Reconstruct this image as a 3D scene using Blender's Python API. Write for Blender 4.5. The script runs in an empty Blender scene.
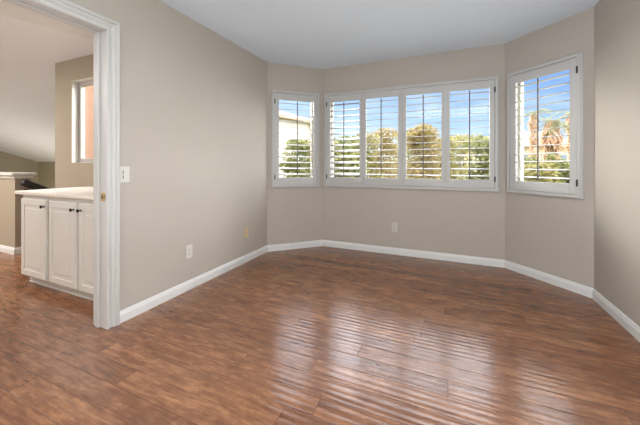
import bpy, bmesh, math, random
from mathutils import Vector, Matrix
random.seed(7)
S = bpy.context.scene
C = S.collection
R = math.radians

# ------------------------------------------------------------------ camera
F_PX, YAW, HOR, HC = 292.15, 0.40848, 164.97, 1.116
cam_d = bpy.data.cameras.new('camera')
cam = bpy.data.objects.new('camera', cam_d); C.objects.link(cam)
cam.location = (0, 0, HC)
cam.rotation_euler = (R(90), 0, YAW)
cam_d.sensor_width = 36.0
cam_d.lens = F_PX / 640 * 36.0
cam_d.shift_y = -(212.5 - HOR) / 640
cam_d.clip_start = 0.05
cam_d.clip_end = 400
S.camera = cam

# ------------------------------------------------------------------ view
S.view_settings.view_transform = 'Standard'
S.view_settings.look = 'None'
S.view_settings.gamma = 1
S.view_settings.use_curve_mapping = False
S.view_settings.exposure = 0.2

# ------------------------------------------------------------------ sky
W = bpy.data.worlds.new('sky'); S.world = W; W.use_nodes = True
nt = W.node_tree; nt.nodes.clear()
def wn(t): return nt.nodes.new(t)
w_out = wn('ShaderNodeOutputWorld'); w_bg = wn('ShaderNodeBackground'); w_tc = wn('ShaderNodeTexCoord')
w_sep = wn('ShaderNodeSeparateXYZ'); nt.links.new(w_tc.outputs['Generated'], w_sep.inputs[0])
w_ramp = wn('ShaderNodeValToRGB')
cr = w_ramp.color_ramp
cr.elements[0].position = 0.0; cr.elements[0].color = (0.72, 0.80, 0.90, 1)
cr.elements[1].position = 0.52; cr.elements[1].color = (7.6, 7.4, 8.0, 1)   # brightness added above the view to light room and floor reflections
e = cr.elements.new(0.12); e.color = (0.40, 0.57, 0.86, 1)
e = cr.elements.new(0.28); e.color = (0.20, 0.35, 0.74, 1)
e = cr.elements.new(0.38); e.color = (0.20, 0.35, 0.74, 1)
# the sky deepens towards the right (away from the hazy side)
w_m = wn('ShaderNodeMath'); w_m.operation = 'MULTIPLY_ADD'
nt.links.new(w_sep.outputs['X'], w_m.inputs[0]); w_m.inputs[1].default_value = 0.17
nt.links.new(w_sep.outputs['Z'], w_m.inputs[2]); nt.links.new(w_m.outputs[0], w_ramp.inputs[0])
w_no = wn('ShaderNodeTexNoise'); w_no.inputs['Scale'].default_value = 5; w_no.inputs['Detail'].default_value = 6
w_map = wn('ShaderNodeMapping'); w_map.inputs['Scale'].default_value = (1, 1, 4)
nt.links.new(w_tc.outputs['Generated'], w_map.inputs[0]); nt.links.new(w_map.outputs[0], w_no.inputs['Vector'])
w_cr = wn('ShaderNodeValToRGB'); w_cr.color_ramp.elements[0].position = 0.48; w_cr.color_ramp.elements[1].position = 0.75
w_cr.color_ramp.elements[0].color = (0, 0, 0, 1); w_cr.color_ramp.elements[1].color = (.35, .35, .35, 1)
nt.links.new(w_no.outputs['Fac'], w_cr.inputs[0])
w_mix = wn('ShaderNodeMixRGB'); w_mix.inputs['Color2'].default_value = (0.9, 0.93, 0.98, 1)
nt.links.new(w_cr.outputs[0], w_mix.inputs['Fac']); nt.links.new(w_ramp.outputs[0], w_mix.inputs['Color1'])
# glow added low in the unseen left sky, to brighten the right wall
def w_ss(src, lo, hi):
    q = wn('ShaderNodeMapRange'); q.interpolation_type = 'SMOOTHSTEP'; q.inputs[1].default_value = lo; q.inputs[2].default_value = hi
    nt.links.new(src, q.inputs[0]); return q.outputs[0]
w_a = w_ss(w_sep.outputs['X'], -0.56, -0.64); w_b = w_ss(w_sep.outputs['Z'], 0.55, 0.2)
w_h = wn('ShaderNodeMath'); w_h.operation = 'MULTIPLY'; nt.links.new(w_a, w_h.inputs[0]); nt.links.new(w_b, w_h.inputs[1])
w_c = w_ss(w_sep.outputs['Y'], 0.22, 0.38); w_h2 = wn('ShaderNodeMath'); w_h2.operation = 'MULTIPLY'; nt.links.new(w_h.outputs[0], w_h2.inputs[0]); nt.links.new(w_c, w_h2.inputs[1])
w_mix2 = wn('ShaderNodeMixRGB'); w_mix2.inputs['Color2'].default_value = (54.0, 53, 51, 1)
nt.links.new(w_h2.outputs[0], w_mix2.inputs['Fac']); nt.links.new(w_mix.outputs[0], w_mix2.inputs['Color1'])
# second glow added in the unseen right sky, to brighten the left wall
w_d = w_ss(w_sep.outputs['X'], 0.62, 0.78); w_e = w_ss(w_sep.outputs['Z'], 0.60, 0.25)
w_h3 = wn('ShaderNodeMath'); w_h3.operation = 'MULTIPLY'; nt.links.new(w_d, w_h3.inputs[0]); nt.links.new(w_e, w_h3.inputs[1])
w_h4 = wn('ShaderNodeMath'); w_h4.operation = 'MULTIPLY'; nt.links.new(w_h3.outputs[0], w_h4.inputs[0]); nt.links.new(w_c, w_h4.inputs[1])
w_mix3 = wn('ShaderNodeMixRGB'); w_mix3.inputs['Color2'].default_value = (20.0, 20, 20, 1)
nt.links.new(w_h4.outputs[0], w_mix3.inputs['Fac']); nt.links.new(w_mix2.outputs[0], w_mix3.inputs['Color1'])
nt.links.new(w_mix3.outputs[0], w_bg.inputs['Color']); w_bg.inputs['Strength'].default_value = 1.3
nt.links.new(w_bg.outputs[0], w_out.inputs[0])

# ------------------------------------------------------------------ sun and added fill lamps
def lamp(name, kind, loc, direction, energy, color, size=None, size_y=None):
    d = bpy.data.lights.new(name, kind); d.energy = energy; d.color = color
    if kind == 'AREA':
        d.shape = 'RECTANGLE'; d.size = size; d.size_y = size_y or size
    o = bpy.data.objects.new(name, d); C.objects.link(o); o.location = loc
    o.rotation_euler = Vector(direction).to_track_quat('-Z', 'Y').to_euler()
    return o
sun = lamp('sun', 'SUN', (10, 5, 15), (-0.85, -0.55, -1.3), 2.2, (1, 0.93, 0.82)); sun.data.angle = R(1)
lamp('room_rear_fill', 'AREA', (-1.0, -1.5, 0.9), (0.12, 1, 0.0), 13, (1, 0.97, 0.95), 1.8, 1.6)  # added fill behind the camera; no window opens there
lamp('room_overhead_fill', 'AREA', (0.15, -0.3, 2.41), (0, 0.0, -1), 64, (1, 0.985, 0.98), 1.6, 1.4)  # added unseen fill from above, brightens lower walls and floor
lamp('room_bounce_fill', 'AREA', (0.5, -0.75, 0.5), (0.12, 0.2, 1), 72, (0.80, 0.91, 1), 1.0, 1.2)  # added upward fill that brightens the ceiling
lamp('hall_near_fill', 'AREA', (-8.5, -1.9, 1.7), (0, 1, 0.0), 36, (1, 0.96, 0.92), 5, 2.6)  # unseen fill added by the near hall wall, which has no window
lamp('hall_overhead_fill', 'AREA', (-5.4, 0.1, 2.40), (0, 0.0, -1), 105, (1, 0.945, 0.87), 1.6, 1.4)  # fill added over the hall floor and cabinet, no fixture built
lamp('hall_bounce_fill', 'AREA', (-4.6, -0.9, 0.5), (0, 0.2, 1), 24, (0.97, 0.97, 1), 1.5, 1.5)  # extra upward fill added for the hall ceiling
lamp('stairwell_fill', 'AREA', (-9, 3.6, -1.5), (0, 0.0, 1), 85, (1, 0.95, 0.9), 2.5, 2)  # unseen fill added below the stairs to brighten walls and vault

# ------------------------------------------------------------------ material helpers
def mat(name, color, rough=0.5, spec=0.5, metal=0, bump=None, noise=None, emit=None):
    m = bpy.data.materials.new(name); m.use_nodes = True
    n = m.node_tree; b = n.nodes['Principled BSDF']
    b.inputs['Base Color'].default_value = (*color, 1)
    b.inputs['Roughness'].default_value = rough
    b.inputs['Specular IOR Level'].default_value = spec
    b.inputs['Metallic'].default_value = metal
    tc = n.nodes.new('ShaderNodeTexCoord')
    if bump:
        sc, st = bump
        t = n.nodes.new('ShaderNodeTexNoise'); t.inputs['Scale'].default_value = sc; t.inputs['Detail'].default_value = 3
        n.links.new(tc.outputs['Object'], t.inputs['Vector'])
        bp = n.nodes.new('ShaderNodeBump'); bp.inputs['Strength'].default_value = st; bp.inputs['Distance'].default_value = 0.002
        n.links.new(t.outputs['Fac'], bp.inputs['Height']); n.links.new(bp.outputs[0], b.inputs['Normal'])
    if noise:
        sc, col2, lo, hi = noise
        t = n.nodes.new('ShaderNodeTexNoise'); t.inputs['Scale'].default_value = sc; t.inputs['Detail'].default_value = 4
        n.links.new(tc.outputs['Object'], t.inputs['Vector'])
        r = n.nodes.new('ShaderNodeValToRGB'); r.color_ramp.elements[0].position = lo; r.color_ramp.elements[1].position = hi
        r.color_ramp.elements[0].color = (*color, 1); r.color_ramp.elements[1].color = (*col2, 1)
        n.links.new(t.outputs['Fac'], r.inputs[0]); n.links.new(r.outputs[0], b.inputs['Base Color'])
    return m

WALLC = (0.485, 0.442, 0.392)
M = {}
M['wall'] = mat('greige_wall_paint', WALLC, 0.75, 0.25, bump=(260, 0.12), noise=(1.5, (0.47, 0.428, 0.378), .35, .65))
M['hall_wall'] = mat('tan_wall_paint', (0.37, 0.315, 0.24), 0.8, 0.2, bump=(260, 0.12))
M['ceiling'] = mat('ceiling_paint', (0.74, 0.82, 0.90), 0.85, 0.15, bump=(180, 0.15))
M['hall_ceiling'] = mat('hall_ceiling_paint', (0.70, 0.68, 0.66), 0.85, 0.15, bump=(180, 0.15))
M['trim'] = mat('white_trim_paint', (0.74, 0.745, 0.735), 0.4, 0.4, noise=(3, (0.72, 0.725, 0.715), .35, .65))
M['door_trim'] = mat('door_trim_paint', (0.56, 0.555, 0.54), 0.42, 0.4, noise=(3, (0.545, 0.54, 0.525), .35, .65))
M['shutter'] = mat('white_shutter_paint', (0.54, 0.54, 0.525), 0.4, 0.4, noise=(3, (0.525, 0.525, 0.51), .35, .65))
M['rod'] = mat('tilt_rod_backlit', (0.11, 0.09, 0.075), 0.5, 0.4, bump=(80, .03))  # rod taken as white; its backlit darkness is put into the colour
M['hinge'] = mat('dark_bronze', (0.03, 0.027, 0.025), 0.4, 0.5, 0.6, bump=(90, .05))
M['cabinet'] = mat('white_cabinet_paint', (0.68, 0.665, 0.63), 0.4, 0.5, noise=(3, (0.67, 0.645, 0.59), .35, .65))
M['counter'] = mat('cream_countertop', (0.86, 0.81, 0.74), 0.3, 0.5, noise=(60, (0.80, 0.74, 0.66), .4, .7))
M['knob'] = mat('oil_rubbed_bronze', (0.025, 0.02, 0.018), 0.3, 0.5, 0.7, bump=(90, .05))
M['plate'] = mat('white_plastic', (0.63, 0.61, 0.57), 0.35, 0.5, bump=(50, .02))
M['plate_grey'] = mat('light_grey_plastic', (0.60, 0.58, 0.53), 0.35, 0.5, bump=(50, .02))
M['almond'] = mat('almond_plastic', (0.62, 0.47, 0.25), 0.4, 0.5, bump=(50, .02))
M['slot'] = mat('dark_slot', (0.06, 0.055, 0.05), 0.6, 0.3, bump=(50, .02))
M['brass'] = mat('brass', (0.45, 0.30, 0.12), 0.35, 0.5, 0.9, bump=(90, .05))
M['rail'] = mat('black_handrail_paint', (0.012, 0.011, 0.011), 0.4, 0.5, bump=(70, .05))
M['stucco'] = mat('salmon_stucco', (0.27, 0.16, 0.11), 0.9, 0.1, bump=(60, .4), noise=(9, (0.24, 0.145, 0.10), .35, .65))
M['vinyl'] = mat('white_vinyl_frame', (0.50, 0.48, 0.43), 0.4, 0.5, bump=(50, .02))
M['lining'] = mat('cream_window_lining', (0.46, 0.42, 0.35), 0.7, 0.2, noise=(3, (0.44, 0.40, 0.33), .35, .65))
M['vinyl_grey'] = mat('grey_window_frame', (0.40, 0.38, 0.35), 0.4, 0.5, bump=(50, .02))

def glass_mat():
    m = bpy.data.materials.new('window_glass'); m.use_nodes = True
    n = m.node_tree; n.nodes.clear()
    o = n.nodes.new('ShaderNodeOutputMaterial'); t = n.nodes.new('ShaderNodeBsdfTransparent')
    g = n.nodes.new('ShaderNodeBsdfGlossy'); g.inputs['Roughness'].default_value = 0.02
    t.inputs['Color'].default_value = (0.97, 0.985, 0.98, 1)
    # Schlick reflectance, the same from both sides of the thin pane
    ge = n.nodes.new('ShaderNodeNewGeometry'); dt = n.nodes.new('ShaderNodeVectorMath'); dt.operation = 'DOT_PRODUCT'
    n.links.new(ge.outputs['Incoming'], dt.inputs[0]); n.links.new(ge.outputs['Normal'], dt.inputs[1])
    ab = n.nodes.new('ShaderNodeMath'); ab.operation = 'ABSOLUTE'; n.links.new(dt.outputs['Value'], ab.inputs[0])
    su = n.nodes.new('ShaderNodeMath'); su.operation = 'SUBTRACT'; su.inputs[0].default_value = 1; n.links.new(ab.outputs[0], su.inputs[1])
    po = n.nodes.new('ShaderNodeMath'); po.operation = 'POWER'; n.links.new(su.outputs[0], po.inputs[0]); po.inputs[1].default_value = 5
    f = n.nodes.new('ShaderNodeMath'); f.operation = 'MULTIPLY_ADD'; n.links.new(po.outputs[0], f.inputs[0]); f.inputs[1].default_value = .97; f.inputs[2].default_value = .01
    mx = n.nodes.new('ShaderNodeMixShader')
    n.links.new(f.outputs[0], mx.inputs[0]); n.links.new(t.outputs[0], mx.inputs[1]); n.links.new(g.outputs[0], mx.inputs[2])
    n.links.new(mx.outputs[0], o.inputs[0])
    return m
M['glass'] = glass_mat()

def floor_mat():
    """hand-scraped laminate planks running along X"""
    m = bpy.data.materials.new('hand_scraped_wood_planks'); m.use_nodes = True
    n = m.node_tree; L = n.links; b = n.nodes['Principled BSDF']
    def N(t, **k):
        q = n.nodes.new(t)
        for a, v in k.items(): setattr(q, a, v)
        return q
    def math_(op, a, b_=None, c=None):
        q = N('ShaderNodeMath', operation=op)
        for i, v in enumerate((a, b_, c)):
            if v is None: continue
            if isinstance(v, (int, float)): q.inputs[i].default_value = v
            else: L.new(v, q.inputs[i])
        return q.outputs[0]
    tc = N('ShaderNodeTexCoord'); sep = N('ShaderNodeSeparateXYZ'); L.new(tc.outputs['Object'], sep.inputs[0])
    X, Y = sep.outputs['X'], sep.outputs['Y']
    PW, PL = 0.118, 1.22
    yy = math_('DIVIDE', Y, PW); row = math_('FLOOR', yy); fy = math_('FRACT', yy)
    wnr = N('ShaderNodeTexWhiteNoise', noise_dimensions='1D'); L.new(row, wnr.inputs['W'])
    xx = math_('ADD', math_('DIVIDE', X, PL), math_('MULTIPLY', wnr.outputs['Value'], 5.0))
    col = math_('FLOOR', xx); fx = math_('FRACT', xx)
    cmb = N('ShaderNodeCombineXYZ'); L.new(row, cmb.inputs[0]); L.new(col, cmb.inputs[1])
    wnp = N('ShaderNodeTexWhiteNoise', noise_dimensions='2D'); L.new(cmb.outputs[0], wnp.inputs['Vector'])
    # seams
    ey = math_('MINIMUM', fy, math_('SUBTRACT', 1.0, fy)); ex = math_('MINIMUM', fx, math_('SUBTRACT', 1.0, fx))
    sy = N('ShaderNodeMapRange'); L.new(ey, sy.inputs[0]); sy.inputs[1].default_value = 0.006; sy.inputs[2].default_value = 0.03
    sx = N('ShaderNodeMapRange'); L.new(ex, sx.inputs[0]); sx.inputs[1].default_value = 0.0008; sx.inputs[2].default_value = 0.003
    seam = math_('MULTIPLY', sy.outputs[0], sx.outputs[0])
    # grain coordinates shifted per plank
    off = N('ShaderNodeVectorMath', operation='ADD'); L.new(tc.outputs['Object'], off.inputs[0])
    sc_ = N('ShaderNodeVectorMath', operation='SCALE'); L.new(wnp.outputs['Color'], sc_.inputs[0]); sc_.inputs['Scale'].default_value = 20
    L.new(sc_.outputs[0], off.inputs[1])
    mp = N('ShaderNodeMapping'); mp.inputs['Scale'].default_value = (2.6, 22, 1); L.new(off.outputs[0], mp.inputs[0])
    g1 = N('ShaderNodeTexNoise'); g1.inputs['Scale'].default_value = 2.2; g1.inputs['Detail'].default_value = 8; g1.inputs['Roughness'].default_value = .65
    g1.inputs['Distortion'].default_value = 0.6
    L.new(mp.outputs[0], g1.inputs['Vector'])
    mp2 = N('ShaderNodeMapping'); mp2.inputs['Scale'].default_value = (6.5, 15, 1); L.new(off.outputs[0], mp2.inputs[0])
    g2 = N('ShaderNodeTexNoise'); g2.inputs['Scale'].default_value = 1.3; g2.inputs['Detail'].default_value = 9; g2.inputs['Roughness'].default_value = .7; L.new(mp2.outputs[0], g2.inputs['Vector'])
    r = N('ShaderNodeValToRGB'); cr = r.color_ramp
    cr.elements[0].position = 0.30; cr.elements[0].color = (0.070, 0.025, 0.012, 1)
    cr.elements[1].position = 0.72; cr.elements[1].color = (0.43, 0.21, 0.10, 1)
    q = cr.elements.new(0.5); q.color = (0.205, 0.083, 0.038, 1)
    fac = math_('ADD', math_('MULTIPLY', g1.outputs['Fac'], .5), math_('MULTIPLY', g2.outputs['Fac'], .5))
    fac = math_('ADD', fac, math_('MULTIPLY', math_('SUBTRACT', wnp.outputs['Value'], .5), .09))
    L.new(fac, r.inputs[0])
    dk = N('ShaderNodeMixRGB', blend_type='MULTIPLY'); dk.inputs['Color2'].default_value = (0.7, 0.64, 0.6, 1)
    L.new(math_('SUBTRACT', 1.0, seam), dk.inputs['Fac']); L.new(r.outputs[0], dk.inputs['Color1'])
    L.new(dk.outputs[0], b.inputs['Base Color'])
    # scraped ripples across the plank
    nz = N('ShaderNodeTexNoise'); nz.inputs['Scale'].default_value = 1.0; nz.inputs['Detail'].default_value = 2
    mp3 = N('ShaderNodeMapping'); mp3.inputs['Scale'].default_value = (1.2, 9, 1); L.new(off.outputs[0], mp3.inputs[0]); L.new(mp3.outputs[0], nz.inputs['Vector'])
    ph = math_('ADD', math_('MULTIPLY', fy, 2 * math.pi * 3), math_('MULTIPLY', nz.outputs['Fac'], 5.0))
    rip = math_('SINE', ph)
    hgt = math_('ADD', math_('MULTIPLY', math_('MULTIPLY', rip, nz.outputs['Fac']), 0.66), math_('MULTIPLY', g1.outputs['Fac'], 0.1))
    hgt = math_('ADD', hgt, math_('MULTIPLY', seam, 0.8))
    bp = N('ShaderNodeBump'); bp.inputs['Strength'].default_value = 0.8; bp.inputs['Distance'].default_value = 0.0010
    L.new(hgt, bp.inputs['Height']); L.new(bp.outputs[0], b.inputs['Normal'])
    b.inputs['Roughness'].default_value = 0.45
    b.inputs['Specular IOR Level'].default_value = 0.0
    b.inputs['IOR'].default_value = 1.5
    b.inputs['Coat Weight'].default_value = 0.85
    b.inputs['Coat Roughness'].default_value = 0.2
    b.inputs['Coat IOR'].default_value = 2.0
    L.new(bp.outputs[0], b.inputs['Coat Normal'])
    return m
M['floor'] = floor_mat()

# ------------------------------------------------------------------ mesh helpers
def link(name, bm, m, parent=None, smooth=False, loc=None):
    me = bpy.data.meshes.new(name)
    bmesh.ops.recalc_face_normals(bm, faces=bm.faces)
    bm.to_mesh(me); bm.free()
    if smooth:
        for p in me.polygons: p.use_smooth = True
    me.materials.append(m)
    o = bpy.data.objects.new(name, me); C.objects.link(o)
    if parent: o.parent = parent
    if loc: o.location = loc
    return o
def empty(name, loc, rz=0, label=None, cat=None, group=None, kind=None):
    o = bpy.data.objects.new(name, None); C.objects.link(o)
    o.location = loc; o.rotation_euler = (0, 0, rz); o.empty_display_size = 0.1
    tag(o, label, cat, group, kind); return o
def tag(o, label=None, cat=None, group=None, kind=None):
    if label: o['label'] = label
    if cat: o['category'] = cat
    if group: o['group'] = group
    if kind: o['kind'] = kind
    return o
def box(bm, x0, x1, y0, y1, z0, z1, bev=0.0, mtx=None):
    vs = [bm.verts.new((x, y, z)) for x in (x0, x1) for y in (y0, y1) for z in (z0, z1)]
    fs = [(0, 1, 3, 2), (4, 6, 7, 5), (0, 4, 5, 1), (2, 3, 7, 6), (0, 2, 6, 4), (1, 5, 7, 3)]
    faces = [bm.faces.new([vs[i] for i in f]) for f in fs]
    if bev > 0:
        es = list({e for f in faces for e in f.edges})
        r = bmesh.ops.bevel(bm, geom=es, offset=bev, segments=2, affect='EDGES', profile=0.5)
        vs = list({v for f in r['faces'] for v in f.verts})
    if mtx is not None:
        vv = set()
        for v in vs: vv.add(v)
        for v in vv: v.co = mtx @ v.co
def cyl(bm, p0, p1, r0, r1=None, seg=16, cap=True):
    r1 = r0 if r1 is None else r1
    p0 = Vector(p0); p1 = Vector(p1); d = (p1 - p0).normalized()
    a = d.orthogonal().normalized(); b = d.cross(a)
    A = []; B = []
    for i in range(seg):
        t = 2 * math.pi * i / seg; o = a * math.cos(t) + b * math.sin(t)
        A.append(bm.verts.new(p0 + o * r0)); B.append(bm.verts.new(p1 + o * r1))
    for i in range(seg):
        j = (i + 1) % seg; bm.faces.new((A[i], A[j], B[j], B[i]))
    if cap: bm.faces.new(A[::-1]); bm.faces.new(B)
def lathe(bm, prof, origin, axis, seg=20):
    """prof: (radius, distance along axis)"""
    d = Vector(axis).normalized(); a = d.orthogonal().normalized(); b = d.cross(a); o = Vector(origin)
    rings = []
    for r, h in prof:
        rings.append([bm.verts.new(o + d * h + (a * math.cos(2 * math.pi * i / seg) + b * math.sin(2 * math.pi * i / seg)) * max(r, 1e-5)) for i in range(seg)])
    for k in range(len(rings) - 1):
        for i in range(seg):
            j = (i + 1) % seg; bm.faces.new((rings[k][i], rings[k][j], rings[k + 1][j], rings[k + 1][i]))
    bm.faces.new(rings[0][::-1]); bm.faces.new(rings[-1])
def prism(bm, pts, z0, z1):
    lo = [bm.verts.new((x, y, z0)) for x, y in pts]; hi = [bm.verts.new((x, y, z1)) for x, y in pts]
    bm.faces.new(lo[::-1]); bm.faces.new(hi)
    for i in range(len(pts)):
        j = (i + 1) % len(pts); bm.faces.new((lo[i], lo[j], hi[j], hi[i]))
def sweep(bm, prof, a, b, na, nb, z_up=(0, 0, 1)):
    """prof in (out, up) between a and b, na/nb = 'out' vectors (mitred) at each end"""
    A = [bm.verts.new(Vector(a) + Vector(na) * o + Vector(z_up) * u) for o, u in prof]
    B = [bm.verts.new(Vector(b) + Vector(nb) * o + Vector(z_up) * u) for o, u in prof]
    k = len(prof)
    for i in range(k):
        j = (i + 1) % k; bm.faces.new((A[i], A[j], B[j], B[i]))
    bm.faces.new(A[::-1]); bm.faces.new(B)

# ------------------------------------------------------------------ room plan
H = 2.44; TH = 0.15
LX, LY = -2.1205, 3.1861
BLX, BY = -1.5678, 3.7191
BRX, RX, RY = 0.5856, 1.1315, 3.1498
REAR = -1.6
plan = [(LX, REAR), (LX, LY), (BLX, BY), (BRX, BY), (RX, RY), (RX, REAR)]
def seg_dir(i, pl=plan):
    a = Vector(pl[i]); b = Vector(pl[(i + 1) % len(pl)]); d = (b - a); return a, b, d.normalized(), d.length
def inward(d): return Vector((d.y, -d.x))
def miter(i, pl=plan):
    """inward miter vector at vertex i (unit offset)"""
    n = len(pl)
    d0 = (Vector(pl[i]) - Vector(pl[i - 1])).normalized(); d1 = (Vector(pl[(i + 1) % n]) - Vector(pl[i])).normalized()
    n0, n1 = inward(d0), inward(d1); m = (n0 + n1).normalized(); return m / m.dot(n0)

def wall_mesh(a, b, ma, mb, th, z0, z1, holes=(), name='wall', material=None, parent=None):
    """wall between a and b; holes are (s0,s1,z0,z1); outer side is -inward"""
    a = Vector(a); b = Vector(b); d = (b - a); L = d.length; d.normalize(); n = inward(d)
    ss = sorted({0.0, L, *[v for h in holes for v in h[:2]]}); zs = sorted({z0, z1, *[v for h in holes for v in h[2:]]})
    bm = bmesh.new(); IN = {}; OUT = {}
    for i, s in enumerate(ss):
        for j, z in enumerate(zs):
            p = a + d * s
            o = (-ma * th) if i == 0 else ((-mb * th) if i == len(ss) - 1 else (-n * th))
            IN[i, j] = bm.verts.new((p.x, p.y, z)); OUT[i, j] = bm.verts.new((p.x + o.x, p.y + o.y, z))
    def solid(i, j):
        if not (0 <= i < len(ss) - 1 and 0 <= j < len(zs) - 1): return False
        sm = (ss[i] + ss[i + 1]) / 2; zm = (zs[j] + zs[j + 1]) / 2
        return not any(h[0] < sm < h[1] and h[2] < zm < h[3] for h in holes)
    for i in range(len(ss) - 1):
        for j in range(len(zs) - 1):
            if not solid(i, j): continue
            bm.faces.new((IN[i, j], IN[i + 1, j], IN[i + 1, j + 1], IN[i, j + 1]))
            bm.faces.new((OUT[i, j], OUT[i, j + 1], OUT[i + 1, j + 1], OUT[i + 1, j]))
            if not solid(i - 1, j): bm.faces.new((IN[i, j], IN[i, j + 1], OUT[i, j + 1], OUT[i, j]))
            if not solid(i + 1, j): bm.faces.new((IN[i + 1, j], OUT[i + 1, j], OUT[i + 1, j + 1], IN[i + 1, j + 1]))
            if not solid(i, j - 1): bm.faces.new((IN[i, j], OUT[i, j], OUT[i + 1, j], IN[i + 1, j]))
            if not solid(i, j + 1): bm.faces.new((IN[i, j + 1], IN[i + 1, j + 1], OUT[i + 1, j + 1], OUT[i, j + 1]))
    return tag(link(name, bm, material or M['wall'], parent), kind='structure')

ZH0, ZH1 = 0.87, 2.04                                   # window holes
HOLE_L = (0.105, 0.665); HOLE_B = (0.08, 2.062); HOLE_R = (0.078, 0.685)
DOOR_Y0, DOOR_Y1, DOOR_H = 0.33, 1.262, 2.05            # rough opening (jamb lining inside)

# floor (one continuous laminate through the doorway)
bm = bmesh.new()
prism(bm, [(-13, -2.2), (1.3, -2.2), (1.3, 3.25), (0.66, 3.9), (-1.64, 3.9), (-2.3, 3.27), (-2.3, 2.2), (-4.45, 2.2), (-4.45, 2.0), (-13, 2.0)], -0.12, 0)
tag(link('floor', bm, M['floor']), kind='structure')
# ceiling
bm = bmesh.new()
prism(bm, [(-2.25, -1.75), (1.28, -1.75), (1.28, 3.22), (0.64, 3.87), (-1.62, 3.87), (-2.25, 3.26)], H, H + 0.12)
tag(link('ceiling', bm, M['ceiling']), kind='structure')

names = ['wall_left', 'wall_back_left', 'wall_back', 'wall_back_right', 'wall_right', 'wall_rear']
holes = {0: [(DOOR_Y0 - REAR, DOOR_Y1 - REAR, -0.0, DOOR_H)], 1: [(*HOLE_L, ZH0, ZH1)], 2: [(*HOLE_B, ZH0, ZH1)], 3: [(*HOLE_R, ZH0, ZH1)]}
for i in range(6):
    a, b, d, L = seg_dir(i)
    wall_mesh(a, b, miter(i), miter((i + 1) % 6), 0.13 if i == 0 else TH, 0, H, holes.get(i, ()), names[i])

# baseboards
BASE = [(0, 0), (0.014, 0), (0.014, 0.056), (0.0115, 0.060), (0.0115, 0.064), (0.009, 0.069), (0.006, 0.080), (0, 0.083)]
def baseboard(name, a, b, ma, mb, m=None):
    bm = bmesh.new(); sweep(bm, BASE, (a.x, a.y, 0), (b.x, b.y, 0), (ma.x, ma.y, 0), (mb.x, mb.y, 0))
    return tag(link(name, bm, m or M['trim']), kind='structure')
for i, nm in ((1, 'back_left'), (2, 'back'), (3, 'back_right'), (4, 'right'), (5, 'rear')):
    a, b, d, L = seg_dir(i); baseboard('baseboard_' + nm, a, b, miter(i), miter((i + 1) % 6))
n0 = Vector((1, 0))
baseboard('baseboard_left', Vector((LX, 1.3235)), Vector((LX, LY)), n0, miter(1))
baseboard('baseboard_rear_left', Vector((LX, REAR)), Vector((LX, 0.27)), miter(0), n0)

# ------------------------------------------------------------------ doorway
door = empty('door_1', (LX, 1.243, 0), kind='structure')
def dlink(name, bm, m): 
    o = link(name, bm, m); o.parent = door; o.matrix_parent_inverse = Matrix.Translation(door.location).inverted(); return o
CAS = [(0.0, 0.0), (0.0, 0.010), (0.004, 0.014), (0.016, 0.0145), (0.021, 0.006), (0.030, 0.005), (0.037, 0.013), (0.050, 0.016), (0.054, 0.013), (0.060, 0.024), (0.076, 0.025), (0.080, 0.020), (0.080, 0)]
YJ0, YJ1, ZJ = 0.35, 1.243, 2.03                         # clear opening
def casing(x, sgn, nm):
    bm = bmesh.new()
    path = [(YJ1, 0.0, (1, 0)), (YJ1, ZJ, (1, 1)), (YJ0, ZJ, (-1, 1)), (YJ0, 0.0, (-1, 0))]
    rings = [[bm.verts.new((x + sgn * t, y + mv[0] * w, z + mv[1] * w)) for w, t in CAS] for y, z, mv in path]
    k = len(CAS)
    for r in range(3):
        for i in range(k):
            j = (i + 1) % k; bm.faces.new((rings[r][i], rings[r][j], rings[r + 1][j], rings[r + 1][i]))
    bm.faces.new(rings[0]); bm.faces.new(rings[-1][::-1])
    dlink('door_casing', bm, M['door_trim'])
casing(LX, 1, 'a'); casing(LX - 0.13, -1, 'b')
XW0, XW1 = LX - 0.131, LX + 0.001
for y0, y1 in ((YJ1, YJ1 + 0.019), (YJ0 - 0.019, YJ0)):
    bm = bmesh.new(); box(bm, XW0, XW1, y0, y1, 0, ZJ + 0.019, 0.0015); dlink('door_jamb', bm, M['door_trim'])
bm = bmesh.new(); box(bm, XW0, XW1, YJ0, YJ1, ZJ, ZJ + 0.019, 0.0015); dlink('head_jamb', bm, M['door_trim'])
xs0, xs1 = LX - 0.105, LX - 0.066
bm = bmesh.new()
box(bm, xs0, xs1, YJ1 - 0.011, YJ1, 0, ZJ, 0.003); box(bm, xs0, xs1, YJ0, YJ0 + 0.011, 0, ZJ, 0.003); box(bm, xs0, xs1, YJ0 + 0.011, YJ1 - 0.011, ZJ - 0.011, ZJ, 0.003)
dlink('door_stop', bm, M['door_trim'])
bm = bmesh.new(); box(bm, LX - 0.056, LX - 0.012, YJ1 - 0.0025, YJ1, 0.868, 0.925, 0.001)
box(bm, LX - 0.012, LX - 0.008, YJ1 - 0.007, YJ1, 0.882, 0.910, 0.001)
sp = dlink('strike_plate', bm, M['brass'])
bm = bmesh.new(); box(bm, LX - 0.044, LX - 0.026, YJ1 - 0.0032, YJ1 - 0.001, 0.883, 0.909); dlink('latch_hole', bm, M['slot'])
for z in (0.874, 0.919):
    bm = bmesh.new(); lathe(bm, [(0.003, 0), (0.003, .0006), (0.0015, .0012)], (LX - 0.034, YJ1 - 0.0023, z), (0, -1, 0), 10); dlink('screw', bm, M['brass'])

# ------------------------------------------------------------------ hall beyond the doorway
HW = 2.05                                                # wall behind the cabinet
SL = 0.355                                               # roof pitch of the vaulted ceiling
def zc(y): return 2.395 + SL * (HW - y)
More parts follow.
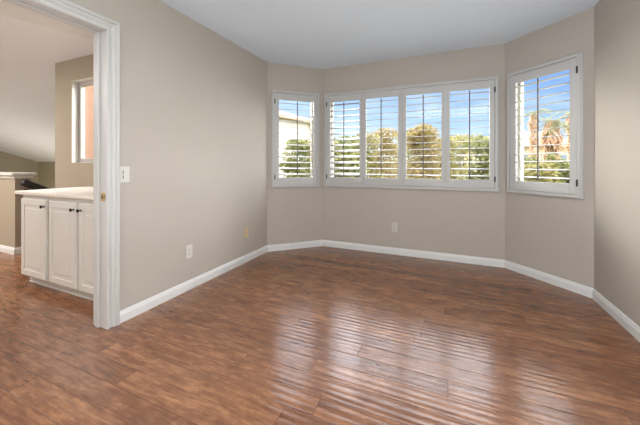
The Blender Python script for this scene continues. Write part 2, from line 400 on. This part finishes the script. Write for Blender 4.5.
# wall behind the cabinet with a small window (front face at Y = HW, faces -Y)
hx0, hx1 = -4.52, LX - 0.13
wz0, wz1 = 1.142, 2.13; wx0, wx1 = -4.155, -3.05
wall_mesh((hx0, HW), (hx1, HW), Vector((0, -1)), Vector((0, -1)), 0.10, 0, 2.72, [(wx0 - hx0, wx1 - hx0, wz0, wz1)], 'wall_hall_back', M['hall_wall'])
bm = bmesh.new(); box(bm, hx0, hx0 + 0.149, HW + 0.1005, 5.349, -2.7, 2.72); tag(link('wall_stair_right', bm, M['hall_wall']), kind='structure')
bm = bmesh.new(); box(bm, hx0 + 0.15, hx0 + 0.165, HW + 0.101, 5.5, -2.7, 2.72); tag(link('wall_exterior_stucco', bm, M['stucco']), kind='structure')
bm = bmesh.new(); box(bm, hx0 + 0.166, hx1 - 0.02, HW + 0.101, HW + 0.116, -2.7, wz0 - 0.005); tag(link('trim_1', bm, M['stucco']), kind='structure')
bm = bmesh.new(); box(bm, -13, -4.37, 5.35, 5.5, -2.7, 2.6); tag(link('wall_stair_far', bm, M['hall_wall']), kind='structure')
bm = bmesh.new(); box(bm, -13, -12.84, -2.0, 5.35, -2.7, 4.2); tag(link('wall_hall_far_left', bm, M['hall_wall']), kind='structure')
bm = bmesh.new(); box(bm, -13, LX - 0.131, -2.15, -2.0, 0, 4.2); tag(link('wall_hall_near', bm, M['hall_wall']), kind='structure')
bm = bmesh.new(); prism(bm, [(-13, 2.0), (-4.37, 2.0), (-4.37, 5.5), (-13, 5.5)], -2.85, -2.7); tag(link('floor_lower', bm, M['floor']), kind='structure')
# vaulted ceiling
bm = bmesh.new()
v = [bm.verts.new((x, y, zc(y) + t)) for t in (0, .12) for x, y in ((-13, -2.15), (LX - 0.13, -2.15), (LX - 0.13, HW + .16), (-4.38, HW + .16), (-4.38, 5.5), (-13, 5.5))]
bm.faces.new(v[:6]); bm.faces.new(v[6:][::-1])
for i in range(6):
    j = (i + 1) % 6; bm.faces.new((v[i], v[j], v[6 + j], v[6 + i]))
tag(link('ceiling_hall_vault', bm, M['hall_ceiling']), kind='structure')
# lower flat ceiling strip beside the doorway
bm = bmesh.new(); prism(bm, [(-4.5, -2.0), (LX - 0.131, -2.0), (LX - 0.131, 1.93), (-3.42, 1.915), (-3.60, 1.24)], 2.44, 2.455)
tag(link('ceiling_hall_flat', bm, M['hall_ceiling']), kind='structure')

# hall window
def window_unit(name, root_loc, rz, w, h, fw, m, mullions=()):
    """frame and panes in local X (along) / Z, Y = outward"""
    r = empty(name, root_loc, rz, kind='structure')
    bm = bmesh.new()
    box(bm, 0, w, 0, .05, 0, fw, .003); box(bm, 0, w, 0, .05, h - fw, h, .003)
    box(bm, 0, fw, 0, .05, fw, h - fw, .003); box(bm, w - fw, w, 0, .05, fw, h - fw, .003)
    for x in mullions: box(bm, x - .02, x + .02, 0, .05, fw, h - fw, .003)
    link('window_frame', bm, m, r)
    xs = [fw, *[q for x in mullions for q in (x - .02, x + .02)], w - fw]
    for k in range(0, len(xs), 2):
        bm = bmesh.new(); box(bm, xs[k], xs[k + 1], .022, .026, fw, h - fw); link('window_pane', bm, M['glass'], r)
    return r
window_unit('window_4', (wx0, HW + 0.065, wz0), 0, wx1 - wx0, wz1 - wz0, .05, M['vinyl_grey'])
# white painted lining of that window opening
bm = bmesh.new()
box(bm, wx0, wx0 + .004, HW - 0.002, HW + 0.065, wz0, wz1); box(bm, wx1 - .004, wx1, HW - 0.002, HW + 0.065, wz0, wz1)
box(bm, wx0, wx1, HW - 0.002, HW + 0.065, wz1 - .004, wz1); box(bm, wx0, wx1, HW - 0.002, HW + 0.065, wz0, wz0 + .004)
tag(link('trim_2', bm, M['cabinet']), kind='structure')

# half wall at the head of the stairs
hw = empty('wall_stair_half', (-4.93, 1.82, 0), kind='structure')
def hlink(name, bm, m, root=None):
    root = root or hw
    o = link(name, bm, m); o.parent = root; o.matrix_parent_inverse = Matrix.Translation(root.location).inverted(); return o
bm = bmesh.new(); box(bm, -12.8, -4.93, 1.83, 1.98, -0.0, 0.95); hlink('half_wall_body', bm, M['hall_wall'])
bm = bmesh.new(); box(bm, -12.8, -4.885, 1.785, 2.025, 0.985, 1.018, 0.008); hlink('wall_cap', bm, M['cabinet'])
bm = bmesh.new(); box(bm, -12.8, -4.912, 1.812, 1.998, 0.945, 0.985, 0.006); hlink('cap_moulding', bm, M['cabinet'])
pl2 = [(-12.8, 1.83), (-4.93, 1.83), (-4.93, 1.98)]
bm = bmesh.new()
sweep(bm, BASE, (-12.8, 1.83, 0), (-4.93, 1.83, 0), (0, -1, 0), (1, -1, 0)); sweep(bm, BASE, (-4.93, 1.83, 0), (-4.93, 1.98, 0), (1, -1, 0), (1, 0, 0))
hlink('half_wall_baseboard', bm, M['trim'])

# handrail going down the stairs
hr = empty('stair_handrail', (-4.84, 1.87, 0.90), label='black handrail running down the stairwell from the end of the white-capped half wall', cat='handrail')
bm = bmesh.new()
p0 = Vector((0, 0, 0)); p1 = Vector((0, 1.45, -0.78))
d = (p1 - p0).normalized(); upv = Vector((0, -d.z, d.y)); side = Vector((1, 0, 0))
prof = [(-.026, -.04), (.026, -.04), (.032, -.006), (.029, .028), (.015, .042), (-.015, .042), (-.029, .028), (-.032, -.006)]
rings = []
for t, s in ((-.012, .55), (-.006, .85), (0.004, 1), (1.64, 1), (1.65, .6)):
    rings.append([bm.verts.new(p0 + d * t + side * (a * s) + upv * (b * s)) for a, b in prof])
for k in range(len(rings) - 1):
    for i in range(8):
        j = (i + 1) % 8; bm.faces.new((rings[k][i], rings[k][j], rings[k + 1][j], rings[k + 1][i]))
bm.faces.new(rings[0][::-1]); bm.faces.new(rings[-1])
link('rail', bm, M['rail'], hr, smooth=True)
for t in (0.07,):
    bm = bmesh.new(); q = p0 + d * t
    cyl(bm, (q.x, q.y, q.z - .02), (q.x, q.y, q.z - .06), .006); cyl(bm, (q.x, q.y, q.z - .06), (-.0895, q.y, q.z - .08), .006); cyl(bm, (-.0895, q.y, q.z - .08), (-.083, q.y, q.z - .08), .025)
    link('rail_bracket', bm, M['hinge'], hr)

# ------------------------------------------------------------------ hall cabinet
CX0, CX1 = -3.672, hx1 - 0.003
CB = HW - 0.003
cab = empty('base_cabinet', (CX0, 1.42, 0), label='white raised-panel base cabinet with black knobs seen through the doorway', cat='cabinet')
bm = bmesh.new(); box(bm, CX0, CX1, 1.42, CB, 0.085, 0.838, 0.002); hlink('cabinet_body', bm, M['cabinet'], cab)
bm = bmesh.new(); box(bm, CX0 + .015, CX1, 1.468, CB, 0, 0.085); hlink('toe_kick', bm, M['cabinet'], cab)
bm = bmesh.new(); box(bm, CX0 + .008, CX1, 1.461, 1.468, 0, 0.012, .002); hlink('base_trim', bm, M['trim'], cab)
def raised_door(x0, x1, z0, z1, yf, name='cabinet_door'):
    """slab door with an ogee edge and a raised centre panel"""
    bm = bmesh.new(); th = 0.019
    box(bm, x0, x1, yf + .004, yf + th, z0, z1, .004)
    # stepped rings from the outer edge to the centre panel
    rings = []
    for ins, dep in ((0.004, 0.004), (0.007, 0.0), (0.056, 0.0), (0.060, 0.007), (0.066, 0.009), (0.070, 0.009), (0.094, 0.0015), (0.098, 0.001)):
        rings.append([bm.verts.new((x, yf + dep, z)) for x, z in ((x0 + ins, z0 + ins), (x1 - ins, z0 + ins), (x1 - ins, z1 - ins), (x0 + ins, z1 - ins))])
    for k in range(len(rings) - 1):
        for i in range(4):
            j = (i + 1) % 4; bm.faces.new((rings[k][i], rings[k][j], rings[k + 1][j], rings[k + 1][i]))
    bm.faces.new(rings[-1])
    return bm
DOORS = [(-3.66, -3.232, 1), (-3.192, -2.782, 1), (-2.752, -2.342, 0)]
for x0, x1, side_ in DOORS:
    d_ = hlink('cabinet_door', raised_door(x0, x1, 0.092, 0.806, 1.399), M['cabinet'], cab)
    kx = x1 - 0.028 if side_ else x0 + 0.040
    bm = bmesh.new()
    lathe(bm, [(0.009, 0), (0.009, .002), (0.005, .004), (0.005, .013), (0.011, .017), (0.0145, .022), (0.0145, .026), (0.011, .029), (0.004, .031)], (kx, 1.399, 0.748), (0, -1, 0), 20)
    k_ = link('door_knob', bm, M['knob'], smooth=True); k_.parent = d_; k_.matrix_parent_inverse = Matrix.Identity(4)
bpy.context.view_layer.update()
ct = None
bm = bmesh.new()
box(bm, CX0 - .075, CX1, 1.385, CB, 0.842, 0.872, 0.007)
ct = tag(link('countertop', bm, M['counter']), 'cream countertop with rounded edge lying on the white hall cabinet', 'countertop')
bm = bmesh.new(); box(bm, CX0 - .035, CX1, 1.400, CB, 0.8385, 0.8418, 0.001); o = link('build_up_strip', bm, M['counter'], ct)

# ------------------------------------------------------------------ plantation shutters
def louvre_set(w, z0, z1, n, tilt):
    bm = bmesh.new(); pitch = (z1 - z0) / n; half = 0.0425; t = 0.0044; K = 12
    for k in range(n):
        zc_ = z0 + pitch * (k + .5); A = []; B = []
        for i in range(K):
            a = 2 * math.pi * i / K; u = half * math.cos(a); v_ = t * math.sin(a)
            # y = towards the outside, room edge (-y) lower when tilt > 0
            y = u * math.cos(tilt) - v_ * math.sin(tilt); z = u * math.sin(tilt) + v_ * math.cos(tilt)
            A.append(bm.verts.new((0.0015, y, zc_ + z))); B.append(bm.verts.new((w - 0.0015, y, zc_ + z)))
        for i in range(K):
            j = (i + 1) % K; bm.faces.new((A[i], A[j], B[j], B[i]))
        bm.faces.new(A[::-1]); bm.faces.new(B)
    return bm
OZ0, OZ1, FZ0, FZ1 = 0.951, 1.967, 0.821, 2.089
def shutter(i, f0, f1, opens, tposts, tilts, hinges, label, s_edges, rodoff):
    """f0,f1 = frame extents along the wall, opens = louvre openings, s_edges = panel outer edges"""
    a, b, d, L = seg_dir(i)
    rz = math.atan2(d.y, d.x)
    root = empty('plantation_shutter', (a.x, a.y, 0), rz, label, 'window shutter')
    # local: +X along the wall, -Y into the room
    FW, FD = 0.036, 0.034
    bm = bmesh.new()
    # L-shaped frame with a small outer bead, mitred ring profile (inset, -y)
    prof = [(0, 0), (0, -.022), (.004, -.026), (.010, -.026), (.012, -FD), (FW - .002, -FD), (FW, -FD + .002), (FW, 0)]
    rings = [[bm.verts.new((x + sx * w_, y_, z + sz * w_)) for w_, y_ in prof] for x, z, sx, sz in ((f0, FZ0, 1, 1), (f1, FZ0, -1, 1), (f1, FZ1, -1, -1), (f0, FZ1, 1, -1))]
    for r in range(4):
        A, B = rings[r], rings[(r + 1) % 4]
        for k in range(len(prof)):
            m_ = (k + 1) % len(prof); bm.faces.new((A[k], A[m_], B[m_], B[k]))
    for x in tposts: box(bm, x - .011, x + .011, -FD, 0, FZ0 + FW, FZ1 - FW, .002)
    link('shutter_frame', bm, M['shutter'], root)
    y0, y1 = -0.030, -0.002
    for k, ((o0, o1), (p0_, p1_)) in enumerate(zip(opens, s_edges)):
        zb, zt = FZ0 + FW + .003, FZ1 - FW - .003
        bm = bmesh.new()
        for x0, x1 in ((p0_, o0), (o1, p1_)): box(bm, x0, x1, y0, y1, zb, zt, .0025)
        for q0, q1 in ((zb, OZ0), (OZ1, zt)): box(bm, o0, o1, y0 + .0005, y1, q0, q1, .0015)
        pn = link('shutter_panel', bm, M['shutter'], root)
        lv = link('louvres', louvre_set(o1 - o0, OZ0 + .004, OZ1 - .004, 13, tilts[k]), M['shutter'], pn, smooth=True, loc=(o0, (y0 + y1) / 2, 0))
        tl = tilts[k]; xm = (o0 + o1) / 2 + rodoff
        yr = (y0 + y1) / 2 - 0.0425 * math.cos(tl); zr = -0.0425 * math.sin(tl)
        bm = bmesh.new(); box(bm, xm - .006, xm + .006, yr - .011, yr - .001, OZ0 + .02 + zr * .6, OZ1 - .03 + zr * .3 + .012, .002)
        link('tilt_rod', bm, M['rod'], pn)
        for xh in hinges:
            if abs(xh - p0_) > .02 and abs(xh - p1_) > .02: continue
            for zh in (0.99 - .03, 1.94):
                bm = bmesh.new(); cyl(bm, (xh, -FD - .003, zh - .03), (xh, -FD - .003, zh + .03), .0055, seg=12)
                box(bm, xh - .007, xh + .007, -FD - .001, -FD + .002, zh - .03, zh + .03)
                link('hinge', bm, M['hinge'], pn)
    return root
G = .0025
shutter(1, .056, .711, [(.149, .622)], [], [R(10)], [.0925], 'narrow single-panel white plantation shutter on the left angled bay wall', [(.092 + G, .675 - G)], 0)
shutter(2, .033, 2.090, [(.126, .529), (.616, 1.020), (1.117, 1.514), (1.605, 2.004)], [1.0705], [R(23), R(6), R(5), R(6)], [.0695, 2.0535],
        'wide four-panel white plantation shutter on the middle bay wall', [(.069 + G, .5765 - .001), (.5765 + .001, 1.058 - G), (1.083 + G, 1.5595 - .001), (1.5595 + .001, 2.054 - G)], 0)
shutter(3, .036, .720, [(.139, .627)], [], [R(5)], [.685], 'single-panel white plantation shutter on the right angled bay wall, hinged at its right edge', [(.072 + G, .684 - G)], 0)

# window units behind the shutters
for n_, (i, (s0, s1), mul) in enumerate(((1, HOLE_L, ()), (2, HOLE_B, (.98,)), (3, HOLE_R, ()))):
    a, b, d, L = seg_dir(i); n = inward(d); p = a + d * s0 - n * 0.085
    window_unit('window_%d' % (n_ + 1), (p.x, p.y, ZH0), math.atan2(d.y, d.x), s1 - s0, ZH1 - ZH0, .032, M['vinyl'], mul)

for n_, (i, (s0, s1)) in enumerate(((1, HOLE_L), (2, HOLE_B), (3, HOLE_R))):
    a, b, d, L = seg_dir(i); bm = bmesh.new(); t = .004
    box(bm, s0, s0 + t, 0.001, .084, ZH0, ZH1); box(bm, s1 - t, s1, 0.001, .084, ZH0, ZH1)
    box(bm, s0 + t, s1 - t, 0.001, .084, ZH0, ZH0 + t); box(bm, s0 + t, s1 - t, 0.001, .084, ZH1 - t, ZH1)
    o = tag(link('trim_%d' % (n_ + 3), bm, M['lining']), kind='structure'); o.location = (a.x, a.y, 0); o.rotation_euler = (0, 0, math.atan2(d.y, d.x))

# ------------------------------------------------------------------ wall plates (local: plate in XZ, front at -Y)
def plate(name, loc, rz, label, cat, m, kind):
    r = empty(name, loc, rz, label, cat)
    w, h = .070, .115
    bm = bmesh.new(); box(bm, -w / 2, w / 2, -.006, 0, -h / 2, h / 2, .003); link('cover_plate', bm, m, r)
    if kind == 'outlet':
        for z in (.0195, -.0195):
            bm = bmesh.new()
            pts = []
            for t in range(24):
                a_ = 2 * math.pi * t / 24; pts.append((max(-.0145, min(.0145, .0172 * math.cos(a_))), z + max(-.0135, min(.0135, .0172 * math.sin(a_)))))
            A = [bm.verts.new((x, -.0085, zz)) for x, zz in pts]; B = [bm.verts.new((x, -.004, zz)) for x, zz in pts]
            bm.faces.new(A); bm.faces.new(B[::-1])
            for k in range(24): bm.faces.new((A[k], A[(k + 1) % 24], B[(k + 1) % 24], B[k]))
            rc = link('receptacle', bm, m, r)
            for x, hh in ((-.0065, .009), (.0065, .007)):
                bm = bmesh.new(); box(bm, x - .0011, x + .0011, -.0089, -.0084, z + .003 - hh / 2, z + .003 + hh / 2); link('slot', bm, M['slot'], rc)
            bm = bmesh.new(); lathe(bm, [(.0025, 0), (.0025, .0005)], (0, -.0084, z - .008), (0, -1, 0), 12); link('ground_hole', bm, M['slot'], rc)
        bm = bmesh.new(); lathe(bm, [(.0035, 0), (.003, .001), (.001, .0014)], (0, -.006, 0), (0, -1, 0), 12); link('screw', bm, m, r)
    elif kind == 'jack':
        bm = bmesh.new(); box(bm, -.010, .010, -.008, -.004, -.011, .010, .001); bd = link('jack_body', bm, m, r)
        bm = bmesh.new(); box(bm, -.0055, .0055, -.0085, -.0078, -.006, .004); link('jack_opening', bm, M['slot'], bd)
        for z in (.042, -.042):
            bm = bmesh.new(); lathe(bm, [(.0035, 0), (.003, .001), (.001, .0014)], (0, -.006, z), (0, -1, 0), 12); link('screw', bm, m, r)
    else:
        bm = bmesh.new(); box(bm, -.0165, .0165, -.0085, -.004, -.033, .033, .0012); rk = link('rocker', bm, m, r)
        rk.rotation_euler = (0, 0, 0)
        bm = bmesh.new(); box(bm, -.0155, -.0115, -.0089, -.0083, -.030, .030); sl = link('slider_track', bm, M['slot'], r)
        bm = bmesh.new(); box(bm, -.0165, -.0105, -.0115, -.0088, -.004, .006, .001); link('slider', bm, m, sl)
        for z in (.0475, -.0475):
            bm = bmesh.new(); lathe(bm, [(.003, 0), (.0025, .001), (.001, .0013)], (0, -.006, z), (0, -1, 0), 12); link('screw', bm, m, r)
    return r
RZL = R(90)      # left wall plates face +X
plate('light_switch', (LX, 1.367, 1.047), RZL, 'white dimmer light switch on the left wall beside the doorway casing', 'light switch', M['plate'], 'switch')
plate('wall_outlet', (LX, 1.938, 0.340), RZL, 'white duplex outlet low on the long left wall', 'outlet', M['plate'], 'outlet')
plate('phone_jack', (LX, 2.757, 0.334), RZL, 'small yellowish almond jack plate on the left wall near the bay', 'wall jack', M['almond'], 'jack')
plate('wall_outlet', (BLX + .975, BY, 0.341), 0, 'light grey outlet below the wide window on the back wall', 'outlet', M['plate_grey'], 'outlet')

# ------------------------------------------------------------------ outdoors (ground is one storey down)
GZ = -2.9
M['grass'] = mat('lawn', (0.16, 0.19, 0.06), 0.95, 0.1, bump=(20, .5), noise=(2.5, (0.26, 0.25, 0.11), .35, .65))
M['bark'] = mat('grey_brown_bark', (0.16, 0.11, 0.08), 0.9, 0.1, bump=(25, .6), noise=(6, (0.26, 0.20, 0.15), .35, .65))
M['pale_bark'] = mat('pale_bark', (0.62, 0.55, 0.48), 0.9, 0.1, bump=(25, .5), noise=(5, (0.45, 0.38, 0.31), .35, .65))
M['white_stucco'] = mat('white_stucco', (0.36, 0.335, 0.29), 0.9, 0.1, bump=(30, .3))
M['cream_stucco'] = mat('cream_stucco', (0.42, 0.35, 0.27), 0.9, 0.1, bump=(30, .3))
M['roof_tile'] = mat('tan_roof_tiles', (0.26, 0.2, 0.15), 0.85, 0.1, bump=(14, .8), noise=(8, (0.2, 0.15, 0.11), .35, .65))
M['grey_fence'] = mat('grey_block', (0.25, 0.25, 0.26), 0.9, 0.1, bump=(12, .5))
M['house_glass'] = mat('house_window', (0.16, 0.19, 0.22), 0.15, 0.6, bump=(3, .02))
def leaf_mat(name, c1, c2):
    m = mat(name, c1, 0.6, 0.2, noise=(2.3, c2, .35, .65)); n = m.node_tree; b = n.nodes['Principled BSDF']
    o = n.nodes['Material Output']; t = n.nodes.new('ShaderNodeBsdfTranslucent'); t.inputs['Color'].default_value = (*[x * 1.1 for x in c1], 1)
    mx = n.nodes.new('ShaderNodeMixShader'); mx.inputs[0].default_value = .35
    n.links.new(b.outputs[0], mx.inputs[1]); n.links.new(t.outputs[0], mx.inputs[2]); n.links.new(mx.outputs[0], o.inputs[0])
    return m
LEAF = {'olive': leaf_mat('olive_leaves', (0.15, 0.14, 0.04), (0.25, 0.21, 0.07)),
        'gold': leaf_mat('golden_leaves', (0.22, 0.155, 0.05), (0.17, 0.145, 0.045)),
        'green': leaf_mat('green_leaves', (0.085, 0.10, 0.03), (0.24, 0.23, 0.07)),
        'dark': leaf_mat('dark_green_leaves', (0.10, 0.16, 0.06), (0.28, 0.32, 0.10)),
        'palm': leaf_mat('palm_leaves', (0.10, 0.12, 0.05), (0.19, 0.17, 0.08)),
        'thatch': leaf_mat('dry_palm_thatch', (0.42, 0.25, 0.14), (0.50, 0.36, 0.25))}
CPX = Vector((0, 0, HC))
def at(px, D):
    """point D metres ahead of the camera plane in the photo column px"""
    u = (px - 320) / F_PX; t = YAW
    return Vector((D * (-math.sin(t) + u * math.cos(t)), D * (math.cos(t) + u * math.sin(t)), 0))
def zy(py, D): return HC + (HOR - py) / F_PX * D
ground_bm = bmesh.new(); box(ground_bm, -60, 60, -20, 90, GZ - .2, GZ)
tag(link('ground', ground_bm, M['grass']), kind='structure')

def leaves(bm, centre, rad, n, size):
    for _ in range(n):
        v = Vector((random.gauss(0, 1), random.gauss(0, 1), random.gauss(0, 1))).normalized() * (random.random() ** .4)
        p = Vector((centre[0] + v.x * rad[0], centre[1] + v.y * rad[1], centre[2] + v.z * rad[2]))
        a = Vector((random.gauss(0, 1), random.gauss(0, 1), random.gauss(0, .7))).normalized(); b = a.orthogonal().normalized()
        s = size * random.uniform(.6, 1.3)
        vs = [bm.verts.new(p + q) for q in (-a * s, -b * s * .45 + a * s * .1, a * s, b * s * .45 + a * s * .1)]
        bm.faces.new(vs)
def tree(name, px, D, top_py, width, kind, label, trunk='bark', n=3600, dens=7, size=.085, bottom=-2.0):
    p = at(px, D); top = zy(top_py, D)
    r = empty(name, (p.x, p.y, GZ), 0, label, 'tree')
    h = top - GZ
    bm = bmesh.new(); cyl(bm, (0, 0, 0), (.1, 0, h * .45), .16, .11, 10); crown = []
    base = max(.8, bottom - GZ)
    for k in range(dens):
        f = (k + .5) / dens; zz = base + (h - base) * (f * .86 + .02)
        w = width * (1 - .55 * abs(f - .35)) * .5
        a_ = random.uniform(0, 6.28); rr = w * random.uniform(.1, .5)
        c = Vector((rr * math.cos(a_), rr * math.sin(a_), zz)); crown.append((c, w * random.uniform(.6, .85)))
        cyl(bm, (.08, 0, h * .3), c, .05, .015, 6)
    link('trunk', bm, M[trunk], r)
    bm = bmesh.new()
    for c, w in crown:
        hz = (h - base) / dens * 1.25
        leaves(bm, c, (w, w, hz), n // dens, size)
        for _ in range(3):
            a_ = random.uniform(0, 6.28)
            leaves(bm, c + Vector((math.cos(a_) * w * .7, math.sin(a_) * w * .7, random.uniform(-.6, .8) * hz)), (w * .5, w * .5, hz * .45), n // dens // 4, size)
    # crown tip reaches the measured height
    leaves(bm, (random.uniform(-.2, .2), 0, h - .35), (width * .3, width * .3, .35), n // 8, size)
    link('foliage', bm, LEAF[kind], r)
    return r
TREES = [
    (300, 15, 138, 2.6, 'green', 'green bushy tree standing in front of the white house beyond the left angled window'),
    (317, 21, 120, 2.2, 'olive', 'pale green tree whose top rises beside the white house roof'),
    (341, 10.5, 136, 2.4, 'green', 'green tree outside the first panel of the wide shutter, counted from the left'),
    (364, 14.5, 133, 2.5, 'olive', 'olive tree showing between the first and second panels of the wide shutter'),
    (384, 18.5, 128, 3.2, 'gold', 'golden-leaved tree outside the second panel of the wide shutter'),
    (404, 23, 131, 3.4, 'olive', 'olive tree far behind the centre post of the wide shutter'),
    (424, 11, 124, 2.0, 'gold', 'tallest golden-olive tree, outside the third panel of the wide shutter'),
    (442, 15, 137, 2.7, 'olive', 'low olive tree outside the right half of the third panel of the wide shutter'),
    (461, 19.2, 134, 3.4, 'olive', 'olive tree outside the left half of the fourth panel of the wide shutter'),
    (484, 12, 136, 2.3, 'green', 'green-olive tree outside the right half of the fourth panel of the wide shutter'),
]
for px, D, ty, w, kd, lab in TREES:
    tree('garden_tree', px, D, ty, w, kd, lab)

# palm trees beyond the right angled window
def palm(px, D, top_py, trunk_w, nf, label, flen=1.6):
    p = at(px, D); top = zy(top_py, D); h = top - GZ
    r = empty('palm_tree', (p.x, p.y, GZ), 0, label, 'palm tree')
    bm = bmesh.new(); cyl(bm, (0, 0, 0), (.1, 0, h), .22, .2, 12); link('trunk', bm, M['bark'], r)
    bm = bmesh.new()
    for k in range(1500):                                  # skirt of dry fronds
        zz = h * (0.4 + .6 * random.random()); a_ = random.uniform(0, 6.28); rr = trunk_w * (.6 + .35 * random.random()) * (0.85 + .22 * math.sin(zz * 5))
        p0_ = Vector((math.cos(a_) * rr * .5, math.sin(a_) * rr * .5, zz)); p1_ = Vector((math.cos(a_) * rr, math.sin(a_) * rr, zz - random.uniform(.2, .5)))
        sd = Vector((-math.sin(a_), math.cos(a_), 0)) * .035
        bm.faces.new([bm.verts.new(q) for q in (p0_ - sd, p0_ + sd, p1_ + sd * .5, p1_ - sd * .5)])
    link('dry_frond_skirt', bm, LEAF['thatch'], r)
    bm = bmesh.new()
    for k in range(nf):
        a_ = 2 * math.pi * k / nf + random.uniform(-.2, .2); el = random.uniform(-.2, 1.1); L_ = flen * random.uniform(.8, 1.1)
        dr = Vector((math.cos(a_), math.sin(a_), 0)); pts = []
        for s in range(9):
            t = s / 8; pts.append(Vector((.1, 0, h)) + dr * (L_ * t * math.cos(el * (1 - t * .5))) + Vector((0, 0, L_ * (math.sin(el) * t - .75 * t * t))))
        for s in range(8):
            q, q1 = pts[s], pts[s + 1]; sd = Vector((-dr.y, dr.x, 0))
            for sg in (-1, 1):
                for u in (0, .5):
                    b0 = q.lerp(q1, u); tip = b0 + sd * sg * .34 * (1 - .5 * s / 8) + (q1 - q) * 1.2 - Vector((0, 0, .16)); w_ = (q1 - q) * .16
                    bm.faces.new([bm.verts.new(z_) for z_ in (b0 - w_, b0 + w_, tip)])
    link('fronds', bm, LEAF['palm'], r)
palm(551, 13, 121, .58, 10, 'palm tree with a thick orange-brown skirt of dry fronds beyond the right angled window', 0.7)
palm(572, 17, 114, .42, 8, 'slimmer palm tree at the right edge of the right angled window', 1.3)
palm(533, 26, 113, .5, 12, 'farther dark palm tree left of the thick palm, beyond the right angled window', 1.6)
for px, D, ty, w, kd, lab in [(525, 12, 157, 1.7, 'green', 'low green shrub left of the thick palm beyond the right angled window'),
                              (541, 8.5, 163, 1.3, 'olive', 'yellow-green shrub in front of the thick palm'),
                              (564, 10.2, 160, 1.4, 'green', 'green shrub right of the thick palm')]:
    tree('garden_shrub', px, D, ty, w, kd, lab, n=2400, dens=5)['category'] = 'shrub'

# houses across the street
def house(px, D, rz, w, dep, eave, ridge, m, label, wins):
    p = at(px, D); r = empty('house', (p.x, p.y, GZ), rz, label, 'house')
    bm = bmesh.new(); box(bm, -w / 2, w / 2, 0, dep, 0, eave - GZ); link('house_walls', bm, m, r)
    bm = bmesh.new(); e_ = eave - GZ; g = ridge - GZ; o = .5
    A = [bm.verts.new(q) for q in ((-w / 2 - o, -o, e_), (w / 2 + o, -o, e_), (w / 2 + o, dep + o, e_), (-w / 2 - o, dep + o, e_), (-w / 4, dep / 2, g), (w / 4, dep / 2, g))]
    B = [bm.verts.new(v.co + Vector((0, 0, -.18))) for v in A[:4]]
    for f in ((0, 1, 5, 4), (1, 2, 5), (2, 3, 4, 5), (3, 0, 4)): bm.faces.new([A[i] for i in f])
    for i in range(4): bm.faces.new((B[i], B[(i + 1) % 4], A[(i + 1) % 4], A[i]))
    bm.faces.new(B[::-1]); link('roof', bm, M['roof_tile'], r)
    for x, z, ww, hh in wins:
        bm = bmesh.new(); box(bm, x - ww / 2 - .06, x + ww / 2 + .06, -.05, .02, z - hh / 2 - .06, z + hh / 2 + .06); f_ = link('house_window', bm, M['white_stucco'], r)
        bm = bmesh.new(); box(bm, x - ww / 2, x + ww / 2, -.06, -.03, z - hh / 2, z + hh / 2); link('pane', bm, M['house_glass'], f_)
    return r
house(284, 24, R(75), 9.5, 8, zy(117, 24), zy(108, 28), M['white_stucco'], 'two-storey white house with a tan tiled roof beyond the left angled window',
      [(-2.6, 4.9, 1.0, 1.2), (-.6, 4.9, .9, 1.2), (1.8, 4.9, 1.1, 1.2), (-2.2, 2.0, 1.2, 1.4), (1.6, 2.0, 1.6, 1.4)])
house(552, 34, R(35), 11, 8, zy(146, 34), zy(132, 39), M['cream_stucco'], 'cream house with a tiled roof behind the palms, beyond the right angled window',
      [(-3.4, 4.6, 1.1, 1.2), (-1.0, 4.6, 1.1, 1.2), (1.6, 4.6, 1.2, 1.2), (3.8, 4.6, 1.1, 1.2), (-2.0, 1.9, 1.6, 1.4), (2.2, 1.9, 1.8, 1.4)])
